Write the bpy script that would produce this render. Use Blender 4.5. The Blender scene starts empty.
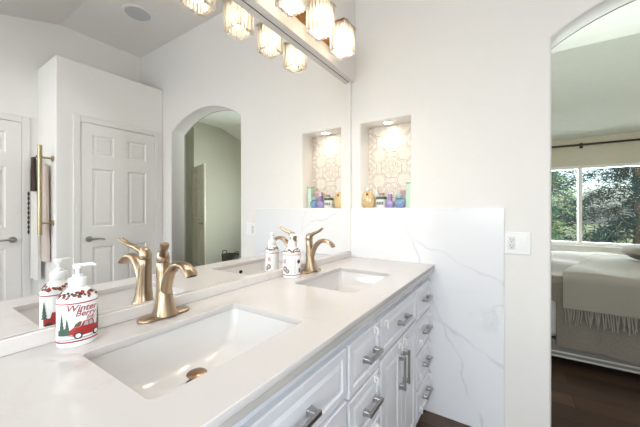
import bpy, bmesh, math, random
from mathutils import Vector, Matrix
random.seed(7)
C = bpy.context.scene.collection
SC = bpy.context.scene
PI = math.pi

def lin(r, g, b):
    f = lambda c: (c / 12.92 if c <= .04045 else ((c + .055) / 1.055) ** 2.4)
    return (f(r / 255), f(g / 255), f(b / 255), 1)

# ------------------------------------------------------------------ camera
cam_d = bpy.data.cameras.new('camera'); cam = bpy.data.objects.new('camera', cam_d); C.objects.link(cam)
SC.camera = cam
cam_d.sensor_width = 36; cam_d.lens = 295.87 / 640 * 36
cam_d.clip_start = .02; cam_d.clip_end = 200
cam_d.shift_y = -(213.5 - 209.44) / 640
cam.location = (.9742, 0, 1.2316)
cam.rotation_euler = (PI / 2, 0, .5795)

# ------------------------------------------------------------------ world, sun, daylight, added fill
SC.view_settings.view_transform = 'Standard'; SC.view_settings.look = 'None'
SC.view_settings.exposure = 0.62; SC.view_settings.gamma = 1.0; SC.view_settings.use_curve_mapping = False
world = bpy.data.worlds.new('world'); SC.world = world; world.use_nodes = True
wn = world.node_tree.nodes; wl = world.node_tree.links
bg = wn['Background']
sky = wn.new('ShaderNodeTexSky'); sky.sky_type = 'NISHITA'; sky.sun_disc = False
sky.sun_elevation = math.radians(48); sky.sun_rotation = math.radians(150); sky.dust_density = 3.0
wl.new(sky.outputs[0], bg.inputs[0]); bg.inputs[1].default_value = .33

def light(name, typ, loc, energy, color=(1, 1, 1), rot=(0, 0, 0), **kw):
    d = bpy.data.lights.new(name, typ); d.energy = energy; d.color = color
    for k, v in kw.items(): setattr(d, k, v)
    o = bpy.data.objects.new(name, d); o.location = loc; o.rotation_euler = rot; C.objects.link(o)
    return o
light('sun', 'SUN', (3, -6, 9), 3.4, (1, .96, .88), (math.radians(40), 0, math.radians(38)), angle=.01)
# added fill from behind the camera, entering by an unseen invented window
light('back_fill_light', 'AREA', (1.2, -2.42, 1.62), 36, (.97, .96, 1), (PI / 2, 0, 0), shape='RECTANGLE', size=1.75, size_y=1.45)
light('side_fill_light', 'AREA', (3.12, -1.3, 1.5), 20, (.80, .90, 1), (0, PI / 2, 0), shape='RECTANGLE', size=1.1, size_y=1.2)  # added cool fill for the cabinet fronts, outside an invented side window
# daylight through the bedroom window
light('bedroom_daylight', 'AREA', (1.86, 6.42, 1.35), 215, (1, .99, .96), (-PI / 2, 0, 0), shape='RECTANGLE', size=2.8, size_y=1.15)
# added broad fill under the bathroom ceiling, no fixture belongs to it
light('ceiling_fill_light', 'AREA', (1.5, -.95, 2.66), 19, (1, .98, .96), (0, 0, 0), shape='RECTANGLE', size=2.2, size_y=2.2)
light('bedroom_fill_light', 'AREA', (2.2, 3.0, 3.0), 6, (1, .97, .92), (0, 0, 0), shape='DISK', size=.6)  # added overhead fill to brighten the bedroom, no lamp there

# ------------------------------------------------------------------ materials
def mat(name, col, rough=.5, metal=0.0, **kw):
    m = bpy.data.materials.new(name); m.use_nodes = True
    b = m.node_tree.nodes['Principled BSDF']
    b.inputs['Base Color'].default_value = col; b.inputs['Roughness'].default_value = rough; b.inputs['Metallic'].default_value = metal
    for k, v in kw.items(): b.inputs[k].default_value = v
    return m
def nodes(m): return m.node_tree.nodes, m.node_tree.links, m.node_tree.nodes['Principled BSDF']
def coords(m, scale=(1, 1, 1), rot=(0, 0, 0), kind='Object'):
    n, l, b = nodes(m)
    tc = n.new('ShaderNodeTexCoord'); mp = n.new('ShaderNodeMapping')
    mp.inputs['Scale'].default_value = scale; mp.inputs['Rotation'].default_value = rot
    l.new(tc.outputs[kind], mp.inputs[0]); return mp.outputs[0]
def noise(m, vec, scale, detail=4, dist=0.0):
    n, l, b = nodes(m); t = n.new('ShaderNodeTexNoise')
    t.inputs['Scale'].default_value = scale; t.inputs['Detail'].default_value = detail; t.inputs['Distortion'].default_value = dist
    l.new(vec, t.inputs['Vector']); return t.outputs['Fac']
def ramp(m, fac, stops):
    n, l, b = nodes(m); r = n.new('ShaderNodeValToRGB'); e = r.color_ramp.elements
    while len(e) < len(stops): e.new(.5)
    for i, (p, c) in enumerate(stops): e[i].position = p; e[i].color = c
    l.new(fac, r.inputs[0]); return r.outputs[0]
def bump(m, fac, strength=.2, dist=.002):
    n, l, b = nodes(m); bp = n.new('ShaderNodeBump'); bp.inputs['Strength'].default_value = strength; bp.inputs['Distance'].default_value = dist
    l.new(fac, bp.inputs['Height']); l.new(bp.outputs[0], b.inputs['Normal'])
def noisy(name, c1, c2, scale, rough=.5, metal=0.0, bumps=0, vs=(1, 1, 1), detail=4, **kw):
    m = mat(name, c1, rough, metal, **kw); v = coords(m, vs); f = noise(m, v, scale, detail)
    m.node_tree.links.new(ramp(m, f, [(.35, c1), (.65, c2)]), nodes(m)[2].inputs['Base Color'])
    if bumps: bump(m, f, bumps)
    return m

M = {}
M['wall'] = noisy('painted_wall', lin(238, 235, 232), lin(239, 236, 233), 30, .6)
M['closet'] = noisy('wall_paint_brightened', lin(246, 244, 241), lin(247, 245, 242), 30, .6)  # wall paint with extra light put into the colour, closet and right wall
M['ceil'] = noisy('ceiling_paint', lin(238, 235, 230), lin(240, 237, 232), 30, .8, bumps=.04)
M['bedwall'] = noisy('bedroom_paint', lin(192, 191, 176), lin(194, 193, 178), 20, .7, bumps=.03)
M['bedceil'] = noisy('bedroom_ceiling_paint', lin(234, 236, 228), lin(236, 238, 230), 20, .8)
M['trim'] = noisy('white_trim_paint', lin(238, 236, 233), lin(240, 238, 235), 25, .35)
M['door'] = noisy('door_paint', lin(243, 240, 237), lin(245, 242, 239), 25, .4)
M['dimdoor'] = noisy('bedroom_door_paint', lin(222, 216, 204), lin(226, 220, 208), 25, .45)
M['cab'] = noisy('cabinet_paint', lin(234, 235, 243), lin(236, 237, 245), 18, .32)
M['porcelain'] = mat('porcelain', lin(218, 216, 215), .08, **{'Coat Weight': .3})
M['plastic'] = mat('white_plastic', lin(244, 244, 244), .3)
M['black'] = mat('black_void', lin(18, 17, 16), .7)
M['grey_mesh'] = noisy('speaker_cloth', lin(206, 206, 206), lin(192, 192, 194), 400, .8)

def marble(name, base, vein, vs=1.0, rough=.12, strength=.5):
    m = mat(name, base, rough); n, l, b = nodes(m)
    v = coords(m, (vs, vs, vs), (.3, .5, .4))
    w = n.new('ShaderNodeTexNoise'); w.inputs['Scale'].default_value = 2.2; w.inputs['Detail'].default_value = 6; w.inputs['Distortion'].default_value = 1.2
    l.new(v, w.inputs['Vector'])
    # thin veins where the noise crosses its mid value
    a = n.new('ShaderNodeMath'); a.operation = 'SUBTRACT'; a.inputs[1].default_value = .5; l.new(w.outputs['Fac'], a.inputs[0])
    ab = n.new('ShaderNodeMath'); ab.operation = 'ABSOLUTE'; l.new(a.outputs[0], ab.inputs[0])
    msk = noise(m, v, 3.1, 2)
    r1 = ramp(m, ab.outputs[0], [(0.0, (1, 1, 1, 1)), (.022, (0, 0, 0, 1))])
    r2 = ramp(m, msk, [(.5, (0, 0, 0, 1)), (.66, (strength,) * 3 + (1,))])
    mu = n.new('ShaderNodeMath'); mu.operation = 'MULTIPLY'; l.new(r1, mu.inputs[0]); l.new(r2, mu.inputs[1])
    mx = n.new('ShaderNodeMix'); mx.data_type = 'RGBA'; mx.inputs['A'].default_value = base; mx.inputs['B'].default_value = vein
    l.new(mu.outputs[0], mx.inputs['Factor']); l.new(mx.outputs['Result'], b.inputs['Base Color'])
    return m
M['quartz'] = marble('white_quartz', lin(202, 198, 197), lin(196, 190, 186), 1.8, .1, .7)
M['slab'] = marble('white_marble_slab', lin(236, 237, 241), lin(182, 186, 196), .62, .2, .5)

M['upstand'] = marble('quartz_upstand', lin(226, 221, 218), lin(196, 190, 186), 1.8, .12, .3)
def vein_lines(m, lines, col, amount):
    n, l, b = nodes(m); old = b.inputs['Base Color'].links[0].from_socket
    tc = n.new('ShaderNodeTexCoord'); sp = n.new('ShaderNodeSeparateXYZ'); l.new(tc.outputs['Object'], sp.inputs[0])
    nz = noise(m, tc.outputs['Object'], 5, 5); brk = ramp(m, noise(m, tc.outputs['Object'], 9, 3), [(.35, (.1,) * 3 + (1,)), (.6, (1, 1, 1, 1))])
    def mt(op, a, c):
        x = n.new('ShaderNodeMath'); x.operation = op
        for i, q in enumerate((a, c)):
            if isinstance(q, (int, float)): x.inputs[i].default_value = q
            else: l.new(q, x.inputs[i])
        return x.outputs[0]
    tot = None
    for (ax, az_, c, w, lo, hi) in lines:
        d = mt('ADD', mt('ADD', mt('MULTIPLY', sp.outputs[0], ax), mt('MULTIPLY', sp.outputs[2], az_)), c)
        d = mt('ABSOLUTE', mt('ADD', d, mt('MULTIPLY', mt('SUBTRACT', nz, .5), .16)), 0)
        v_ = mt('MAXIMUM', mt('SUBTRACT', 1.0, mt('DIVIDE', d, w)), 0)
        tot = v_ if tot is None else mt('MAXIMUM', tot, v_)
    mx = n.new('ShaderNodeMix'); mx.data_type = 'RGBA'; mx.inputs['B'].default_value = col
    l.new(old, mx.inputs['A']); l.new(mt('MULTIPLY', mt('MULTIPLY', tot, brk), amount), mx.inputs['Factor']); l.new(mx.outputs['Result'], b.inputs['Base Color'])
vein_lines(M['slab'], [(.50, .866, -.80, .014, 0, 1), (.93, -.32 + .69, -.79, .010, 0, 1), (.42, .907, -1.14, .010, 0, 1)], lin(186, 191, 205), .42)
M['brass'] = mat('brushed_bronze', lin(172, 151, 128), .28, 1.0)
v = coords(M['brass'], (1, 1, .06)); bump(M['brass'], noise(M['brass'], v, 900, 2), .05, .0005)
M['fixture'] = mat('fixture_brass', lin(158, 112, 66), .35, 1.0)
M['nickel'] = mat('brushed_nickel', lin(176, 174, 174), .28, 1.0)
M['towelbrass'] = mat('champagne_metal', lin(190, 172, 138), .28, 1.0)
M['bronze'] = mat('dark_bronze', lin(70, 60, 52), .4, .8)
M['mirror'] = mat('mirror_silver', (.97, .965, .957, 1), 0.0, 1.0)
M['chrome'] = mat('thin_dark_edge', lin(70, 64, 58), .3, .8)

def glassy(name, col, trans=.7, rough=.05, emit=None, strength=0):
    m = bpy.data.materials.new(name); m.use_nodes = True; n = m.node_tree.nodes; l = m.node_tree.links
    n.remove(n['Principled BSDF']); out = n['Material Output']
    t = n.new('ShaderNodeBsdfTransparent'); t.inputs[0].default_value = col
    g = n.new('ShaderNodeBsdfGlossy'); g.inputs['Roughness'].default_value = rough
    tl = n.new('ShaderNodeBsdfTranslucent'); tl.inputs[0].default_value = col
    fr = n.new('ShaderNodeFresnel'); fr.inputs[0].default_value = 1.5
    m1 = n.new('ShaderNodeMixShader'); m1.inputs[0].default_value = 1 - trans; l.new(t.outputs[0], m1.inputs[1]); l.new(tl.outputs[0], m1.inputs[2])
    m2 = n.new('ShaderNodeMixShader'); l.new(fr.outputs[0], m2.inputs[0]); l.new(m1.outputs[0], m2.inputs[1]); l.new(g.outputs[0], m2.inputs[2])
    l.new(m2.outputs[0], out.inputs[0]); return m
M['pane'] = glassy('window_glass', (.93, .98, .98, 1), 1.0, 0.0)
m = bpy.data.materials.new('ribbed_crystal'); m.use_nodes = True; M['crystal'] = m; n = m.node_tree.nodes; l = m.node_tree.links
n.remove(n['Principled BSDF'])
lw = n.new('ShaderNodeLayerWeight'); lw.inputs[0].default_value = .45
tcl = n.new('ShaderNodeBsdfTransparent'); tcl.inputs[0].default_value = (1, .97, .92, 1)
ted = n.new('ShaderNodeBsdfTransparent'); ted.inputs[0].default_value = (.86, .70, .50, 1)
trl = n.new('ShaderNodeBsdfTranslucent'); trl.inputs[0].default_value = (1, .96, .9, 1)
gls = n.new('ShaderNodeBsdfGlossy'); gls.inputs['Roughness'].default_value = .06
a1 = n.new('ShaderNodeMixShader'); l.new(lw.outputs['Facing'], a1.inputs[0]); l.new(tcl.outputs[0], a1.inputs[1]); l.new(ted.outputs[0], a1.inputs[2])
a2 = n.new('ShaderNodeMixShader'); a2.inputs[0].default_value = .78; l.new(a1.outputs[0], a2.inputs[1]); l.new(trl.outputs[0], a2.inputs[2])
a3 = n.new('ShaderNodeMixShader'); l.new(lw.outputs['Fresnel'], a3.inputs[0]); l.new(a2.outputs[0], a3.inputs[1]); l.new(gls.outputs[0], a3.inputs[2])
l.new(a3.outputs[0], n['Material Output'].inputs[0])
M['frost_rim'] = glassy('frosted_rim', (1, .97, .92, 1), .15, .3)
def emissive(name, col, s):
    m = bpy.data.materials.new(name); m.use_nodes = True; b = m.node_tree.nodes['Principled BSDF']
    b.inputs['Base Color'].default_value = col; b.inputs['Emission Color'].default_value = col; b.inputs['Emission Strength'].default_value = s
    return m
M['bulb'] = emissive('lit_bulb', (1, .88, .66, 1), 16)
M['lens'] = emissive('lit_lens', (1, .95, .86, 1), 12)

# dark wood planks (along x)
m = mat('dark_wood_planks', lin(52, 40, 33), .38); M['floor'] = m; n, l, b = nodes(m)
vec = coords(m)
br = n.new('ShaderNodeTexBrick'); br.inputs['Scale'].default_value = 1; br.inputs['Brick Width'].default_value = 1.3; br.inputs['Row Height'].default_value = .16
br.inputs['Mortar Size'].default_value = .0025; br.inputs['Color1'].default_value = lin(92, 70, 56); br.inputs['Color2'].default_value = lin(62, 47, 39); br.inputs['Mortar'].default_value = lin(16, 12, 10)
l.new(vec, br.inputs['Vector'])
g = noise(m, coords(m, (1.2, 22, 1)), 3, 6, .6)
mx = n.new('ShaderNodeMix'); mx.data_type = 'RGBA'; mx.blend_type = 'MULTIPLY'; mx.inputs['Factor'].default_value = .75
l.new(br.outputs['Color'], mx.inputs['A']); l.new(ramp(m, g, [(.3, (.55, .5, .48, 1)), (.7, (1.25, 1.2, 1.15, 1))]), mx.inputs['B'])
l.new(mx.outputs['Result'], b.inputs['Base Color']); bump(m, g, .15)

# patterned encaustic tile: ring at each lattice point, eight-lobed medallion at each cell centre
m = mat('medallion_tile', lin(232, 222, 208), .3); M['tile'] = m; n, l, b = nodes(m)
tc = n.new('ShaderNodeTexCoord'); sp = n.new('ShaderNodeSeparateXYZ'); l.new(tc.outputs['Object'], sp.inputs[0])
def mth(op, a, bb=None, cc=None):
    x = n.new('ShaderNodeMath'); x.operation = op
    for i, q in enumerate((a, bb, cc)):
        if q is None: continue
        if isinstance(q, (int, float)): x.inputs[i].default_value = q
        else: l.new(q, x.inputs[i])
    return x.outputs[0]
P = .184
def cell(src, off): return mth('SUBTRACT', mth('MULTIPLY', mth('FRACT', mth('DIVIDE', mth('ADD', src, off), P)), P), P / 2)
def length(a, bb): return mth('SQRT', mth('ADD', mth('MULTIPLY', a, a), mth('MULTIPLY', bb, bb)))
def band(d, r, w): return mth('LESS_THAN', mth('ABSOLUTE', mth('SUBTRACT', d, r)), w)
# lattice point (ring centre) at local x=.105, z=.17
ax, az = cell(sp.outputs[0], -.159 + P / 2 + 5 * P), cell(sp.outputs[2], -1.437 + P / 2 + 9 * P)
bx_, bz_ = cell(sp.outputs[0], -.159 + 5 * P), cell(sp.outputs[2], -1.437 + 9 * P)
d1 = length(ax, az); d2 = length(bx_, bz_); ang = mth('ARCTAN2', bz_, bx_)
lob = mth('MULTIPLY', mth('ABSOLUTE', mth('COSINE', mth('MULTIPLY', ang, 4))), .010)
d2l = mth('ADD', d2, lob)
pet = mth('MULTIPLY', mth('ABSOLUTE', mth('SINE', mth('MULTIPLY', ang, 4))), .018)
lines = None
# corner ornament of half-cells: medallion at the edge centres too
for q in (band(d1, .047, .0032), band(d2l, .082, .0045), band(mth('ADD', d2, pet), .048, .0045), band(mth('ADD', d2, pet), .064, .003), band(d2, .018, .004), band(d1, .058, .0015)):
    lines = q if lines is None else mth('MAXIMUM', lines, q)
grout = mth('MAXIMUM', band(az, 0, .0012), band(ax, 0, .0009))
worn = ramp(m, noise(m, tc.outputs['Object'], 60, 3), [(.35, (.25,) * 3 + (1,)), (.65, (.8,) * 3 + (1,))])
mx = n.new('ShaderNodeMix'); mx.data_type = 'RGBA'; mx.inputs['A'].default_value = lin(233, 224, 211); mx.inputs['B'].default_value = lin(164, 150, 142)
l.new(mth('MULTIPLY', lines, worn), mx.inputs['Factor'])
mx2 = n.new('ShaderNodeMix'); mx2.data_type = 'RGBA'; mx2.inputs['B'].default_value = lin(200, 194, 186)
l.new(mx.outputs['Result'], mx2.inputs['A']); l.new(mth('MULTIPLY', grout, .7), mx2.inputs['Factor']); l.new(mx2.outputs['Result'], b.inputs['Base Color'])

def fabric(name, c1, c2, scale=140, stripes=None, bumps=.4):
    m = mat(name, c1, .95); n, l, b = nodes(m)
    if stripes:
        v = coords(m, stripes); w = n.new('ShaderNodeTexWave'); w.inputs['Scale'].default_value = 1; w.inputs['Distortion'].default_value = .6; w.inputs['Detail'].default_value = 1
        l.new(v, w.inputs['Vector']); f = w.outputs['Fac']
    else: f = noise(m, coords(m), scale, 3)
    l.new(ramp(m, f, [(.25, c1), (.75, c2)]), b.inputs['Base Color']); bump(m, f, bumps, .004); return m
M['quilt'] = fabric('grey_quilt', lin(114, 106, 97), lin(130, 121, 111), 90)
M['throw'] = fabric('beige_knit_throw', lin(150, 143, 133), lin(182, 174, 163), stripes=(75, 0, 0), bumps=.8)
M['sheet'] = fabric('white_sheet', lin(200, 198, 196), lin(212, 210, 208), 30)
M['bedrail'] = mat('grey_bed_rail', lin(120, 116, 112), .45)
M['bedtrim'] = mat('silver_bed_trim', lin(190, 186, 180), .35, .4)
M['towel_white'] = fabric('white_towel', lin(238, 234, 228), lin(226, 222, 216), 200)
M['towel_pink'] = fabric('pale_pink_towel', lin(226, 210, 200), lin(214, 198, 190), 160)
M['towel_dark'] = fabric('brown_striped_cloth', lin(70, 56, 48), lin(176, 160, 146), stripes=(0, 0, 60))
M['leaf'] = noisy('pine_needles', lin(26, 60, 54), lin(72, 112, 86), 2.5, .6)
M['leaf2'] = noisy('blue_green_needles', lin(10, 32, 34), lin(32, 64, 64), 2.5, .6)
M['leaf3'] = noisy('light_green_leaves', lin(128, 160, 80), lin(176, 190, 120), 2.5, .6)
for k_ in ('leaf', 'leaf2', 'leaf3'): M[k_].node_tree.nodes['Principled BSDF'].inputs['Specular IOR Level'].default_value = .05
M['bark'] = noisy('bark', lin(72, 58, 46), lin(104, 88, 70), 30, .9, vs=(1, 1, .2))
M['grass'] = noisy('garden_ground', lin(96, 110, 64), lin(130, 126, 90), 3, .9)
M['red'] = mat('red_print', lin(168, 44, 44), .35)
M['rose'] = mat('crimson_lettering', lin(164, 60, 78), .35)
M['green'] = mat('green_print', lin(62, 92, 78), .4)
M['brown'] = mat('brown_print', lin(110, 84, 66), .4)
M['dark'] = mat('dark_print', lin(62, 56, 56), .4)
M['greyp'] = mat('grey_print', lin(176, 176, 180), .4)
M['gold_glass'] = mat('amber_perfume', lin(212, 184, 134), .15, **{'Coat Weight': .6})
M['gold'] = mat('gold_cap', lin(206, 170, 104), .25, .8)
M['purple'] = mat('purple_glass', lin(158, 146, 194), .15, **{'Coat Weight': .5})
M['purplecap'] = mat('violet_cap', lin(150, 128, 184), .3)
M['blue'] = mat('blue_glass', lin(124, 148, 188), .12, **{'Coat Weight': .6})
M['teal'] = mat('teal_cap', lin(160, 194, 190), .35)
M['mint'] = mat('mint_carton', lin(200, 224, 206), .5)
M['mintdark'] = mat('green_carton_lid', lin(126, 178, 146), .5)
M['pinkbox'] = mat('pale_pink_carton', lin(226, 206, 210), .5)
M['greenlid'] = mat('dark_green_lid', lin(82, 112, 84), .4)
M['pinklid'] = mat('dusty_pink_lid', lin(186, 132, 130), .4)
M['frost'] = mat('frosted_jar', lin(226, 230, 228), .25)
M['basket'] = noisy('dark_basket_weave', lin(44, 40, 38), lin(84, 78, 74), 60, .8, bumps=.5)

# ------------------------------------------------------------------ mesh helpers
def box(bm, x0, x1, y0, y1, z0, z1):
    vs = [bm.verts.new(p) for p in ((x0, y0, z0), (x1, y0, z0), (x1, y1, z0), (x0, y1, z0), (x0, y0, z1), (x1, y0, z1), (x1, y1, z1), (x0, y1, z1))]
    for f in ((3, 2, 1, 0), (4, 5, 6, 7), (0, 1, 5, 4), (1, 2, 6, 5), (2, 3, 7, 6), (3, 0, 4, 7)): bm.faces.new([vs[i] for i in f])
    return bm
def bxm(*a):
    bm = bmesh.new(); box(bm, *a); return bm
def loft(bm, rings, cap=True, closed=False):
    R = [[bm.verts.new(p) for p in r] for r in rings]; n = len(R[0])
    for i in range(len(R) - (0 if closed else 1)):
        A, B = R[i], R[(i + 1) % len(R)]
        for k in range(n): bm.faces.new((A[k], A[(k + 1) % n], B[(k + 1) % n], B[k]))
    if cap and not closed: bm.faces.new(R[0][::-1]); bm.faces.new(R[-1])
    return bm
def ell(cx, cy, z, a, b, n=28, p=2.0):
    out = []
    for k in range(n):
        t = 2 * PI * k / n; c, s = math.cos(t), math.sin(t)
        out.append((cx + a * math.copysign(abs(c) ** (2 / p), c), cy + b * math.copysign(abs(s) ** (2 / p), s), z))
    return out
def lathe(bm, prof, cx=0, cy=0, n=28, sx=1, sy=1):
    return loft(bm, [ell(cx, cy, z, r * sx, r * sy, n) for r, z in prof])
def tube(bm, pts, rad, n=12):
    pts = [Vector(p) for p in pts]; rings = []; up = None
    for i, p in enumerate(pts):
        d = (pts[min(i + 1, len(pts) - 1)] - pts[max(i - 1, 0)]).normalized()
        if up is None: up = Vector((0, 0, 1)) if abs(d.z) < .9 else Vector((1, 0, 0))
        s = d.cross(up).normalized(); up = s.cross(d).normalized()
        r = rad[i] if isinstance(rad, (list, tuple)) else rad
        r = r if isinstance(r, tuple) else (r, r)
        rings.append([tuple(p + s * (r[0] * math.cos(2 * PI * k / n)) + up * (r[1] * math.sin(2 * PI * k / n))) for k in range(n)])
    return loft(bm, rings)
def obj(name, bm, m, parent=None, loc=None, smooth=False, bevel=0, seg=2, weld=True, rotz=None):
    if weld: bmesh.ops.remove_doubles(bm, verts=bm.verts, dist=1e-6)
    bmesh.ops.recalc_face_normals(bm, faces=bm.faces)
    me = bpy.data.meshes.new(name); bm.to_mesh(me); bm.free()
    o = bpy.data.objects.new(name, me); C.objects.link(o)
    if m is not None: me.materials.append(m)
    if parent: o.parent = parent
    if loc: o.location = loc
    if rotz is not None: o.rotation_euler.z = rotz
    if smooth:
        me.polygons.foreach_set('use_smooth', [True] * len(me.polygons))
        try: me.set_sharp_from_angle(angle=math.radians(50))
        except Exception: pass
    if bevel:
        bv = o.modifiers.new('bevel', 'BEVEL'); bv.width = bevel; bv.segments = seg; bv.limit_method = 'ANGLE'; bv.angle_limit = math.radians(40)
        bv.harden_normals = False
    return o
def tag(o, label, cat, group=None, kind=None):
    if label: o['label'] = label
    if cat: o['category'] = cat
    if group: o['group'] = group
    if kind: o['kind'] = kind
    return o
def thing(name, label, cat, loc=(0, 0, 0), rotz=0, group=None):
    o = bpy.data.objects.new(name, None); C.objects.link(o); o.empty_display_size = .05
    o.location = loc; o.rotation_euler.z = rotz
    return tag(o, label, cat, group)
def struct(name, bm, m, parent=None, **kw):
    o = obj(name, bm, m, parent, **kw)
    if parent is None: o['kind'] = 'structure'
    return o
def part_label(o, s): o['label'] = s; return o
def curve_sheet(outer, holes, thick, bev=0.0, res=2):
    """flat plate with holes, in XY, thickness along z centred on 0, as a bmesh"""
    cu = bpy.data.curves.new('tmp', 'CURVE'); cu.dimensions = '2D'; cu.fill_mode = 'BOTH'
    cu.extrude = thick / 2 - bev; cu.bevel_depth = bev; cu.bevel_resolution = res; cu.offset = -bev
    def area(p): return sum(p[i][0] * p[(i + 1) % len(p)][1] - p[(i + 1) % len(p)][0] * p[i][1] for i in range(len(p)))
    for k, pts in enumerate([outer] + holes):
        if (area(pts) > 0) != (k == 0): pts = pts[::-1]
        s = cu.splines.new('POLY'); s.points.add(len(pts) - 1); s.use_cyclic_u = True
        for q, p in zip(s.points, pts): q.co = (p[0], p[1], 0, 1)
    o = bpy.data.objects.new('tmp', cu); C.objects.link(o)
    me = o.to_mesh(); bm = bmesh.new(); bm.from_mesh(me); o.to_mesh_clear()
    bpy.data.objects.remove(o); bpy.data.curves.remove(cu)
    bmesh.ops.remove_doubles(bm, verts=bm.verts, dist=1e-5)
    return bm
def rrect(x0, x1, y0, y1, r, n=6):
    out = []
    for cx, cy, a in ((x1 - r, y1 - r, 0), (x0 + r, y1 - r, 90), (x0 + r, y0 + r, 180), (x1 - r, y0 + r, 270)):
        for k in range(n + 1):
            t = math.radians(a + 90 * k / n); out.append((cx + r * math.cos(t), cy + r * math.sin(t)))
    return out

# ------------------------------------------------------------------ structure
L = 1.881          # front face of the end wall
LB = 2.043         # its bedroom face
WX = 2.956         # right wall
BXF, BYN = 2.44, .917   # closet block: front face and near side
BZ = 2.615
struct('floor', bxm(-1.3, 6.6, -2.5, 6.3, -.08, 0), M['floor'])
bm = bmesh.new()
prof = [(-2.45, 2.68), (-.55, 2.68), (1.09, 3.14), (LB, 3.14)]
for i in range(3):
    (y0, z0), (y1, z1) = prof[i], prof[i + 1]
    loft(bm, [[(x, y0, z0), (x, y0, z0 + .1), (x, y1, z1 + .1), (x, y1, z1)] for x in (-.15, WX + .1)])
struct('ceiling', bm, M['ceil'])
bm = bxm(-.13, -.0065, -2.4, L + .02, -.02, 3.2); box(bm, -.0065, .04, -2.4, L - .0005, 2.131, 3.2)
struct('wall_left', bm, M['wall'], weld=False)
# end wall with arch and niche (x, z outline)
AX0, AX1, AS, AR = 1.134, 2.268, 2.098, .178
def arch_pts(x0, x1, zs, rise, n=24):
    w = (x1 - x0) / 2; R = (w * w + rise * rise) / (2 * rise); cx, cz = (x0 + x1) / 2, zs + rise - R
    a = math.asin(w / R)
    return [(cx + R * math.sin(t), cz + R * math.cos(t)) for t in [a - 2 * a * k / n for k in range(n + 1)]]
outer = [(-1.3, -.05), (AX0, -.05)] + arch_pts(AX0, AX1, AS, AR)[::-1] + [(AX1, -.05), (6.6, -.05), (6.6, 3.3), (-1.3, 3.3)]
NX0, NX1, NZ0, NZ1 = .0796, .426, 1.243, 1.829
bm = curve_sheet(outer, [[(NX0, NZ0), (NX1, NZ0), (NX1, NZ1), (NX0, NZ1)]], LB - L, .012, 3)
for vv in bm.verts: x, y, z = vv.co; vv.co = (x, (L + LB) / 2 - z, y)
struct('wall_end', bm, M['wall'])
struct('wall_niche', bxm(NX0 - .006, NX1 + .006, 2.026, 2.0425, NZ0 - .006, NZ1 + .006), M['tile'], loc=(0, 0, 0))
bpy.data.objects['wall_niche'].location = (0, 0, 0)
bm = curve_sheet([(-2.4, -.02), (L, -.02), (L, 3.25), (-2.4, 3.25)], [[(-1.95, .9), (-.65, .9), (-.65, 2.1), (-1.95, 2.1)]], .12)  # opening cut for the added side window
for vv in bm.verts: x, y, z = vv.co; vv.co = (WX + .06 + z, x, y)
struct('wall_right', bm, M['closet'])
bm = bxm(BXF, WX, BYN, L - .0005, -.02, BZ)
struct('wall_closet', bm, M['closet'], bevel=.008)
# wall behind the camera, with an opening invented for the fill light
bm = curve_sheet([(-.13, -.05), (WX + .1, -.05), (WX + .1, 3.2), (-.13, 3.2)], [[(.3, .9), (2.1, .9), (2.1, 2.35), (.3, 2.35)]], .12)
for vv in bm.verts: x, y, z = vv.co; vv.co = (x, -2.3 - z, y)
struct('wall_front', bm, M['wall'])
def window(name, x0, x1, z0, z1, y, mull, mw=.05):
    bm = bmesh.new(); f = .05
    box(bm, x0, x0 + f, y - .04, y + .04, z0, z1); box(bm, x1 - f, x1, y - .04, y + .04, z0, z1)
    box(bm, x0 + f, x1 - f, y - .04, y + .04, z0, z0 + f); box(bm, x0 + f, x1 - f, y - .04, y + .04, z1 - f, z1)
    for q in mull: box(bm, q - mw / 2, q + mw / 2, y - .03, y + .03, z0 + f, z1 - f)
    o = struct(name, bm, M['trim'], weld=False)
    obj('pane', bxm(x0 + f, x1 - f, y - .003, y + .003, z0 + f, z1 - f), M['pane'], o)
    return o
window('added_window_back', .3, 2.1, .9, 2.35, -2.3, [1.2])  # unseen window, added to hold the fill behind the camera

o = window('added_window_side', -1.95, -.65, .9, 2.1, 0, [-1.3]); o.rotation_euler.z = PI / 2; o.location.x = WX + .06  # unseen window, added so cool fill reaches the cabinets
# bedroom shell
WY = 6.2
bm = curve_sheet([(-1.3, -.05), (6.6, -.05), (6.6, 3.3), (-1.3, 3.3)], [[(.35, .66), (3.45, .66), (3.45, 1.93), (.35, 1.93)]], .16)
for vv in bm.verts: x, y, z = vv.co; vv.co = (x, WY + .08 - z, y)
struct('wall_window', bm, noisy('cream_paint', lin(214, 205, 188), lin(217, 208, 191), 20, .7))
w1 = window('window_1', .35, 3.45, .66, 1.93, WY + .06, [1.862])
bm = bxm(.3, 3.5, WY - .05, WY + .02, .635, .66); box(bm, .3, 3.5, WY - .02, WY - .0005, .54, .635)
obj('window_sill', bm, M['trim'], w1, bevel=.004, weld=False)
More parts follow.
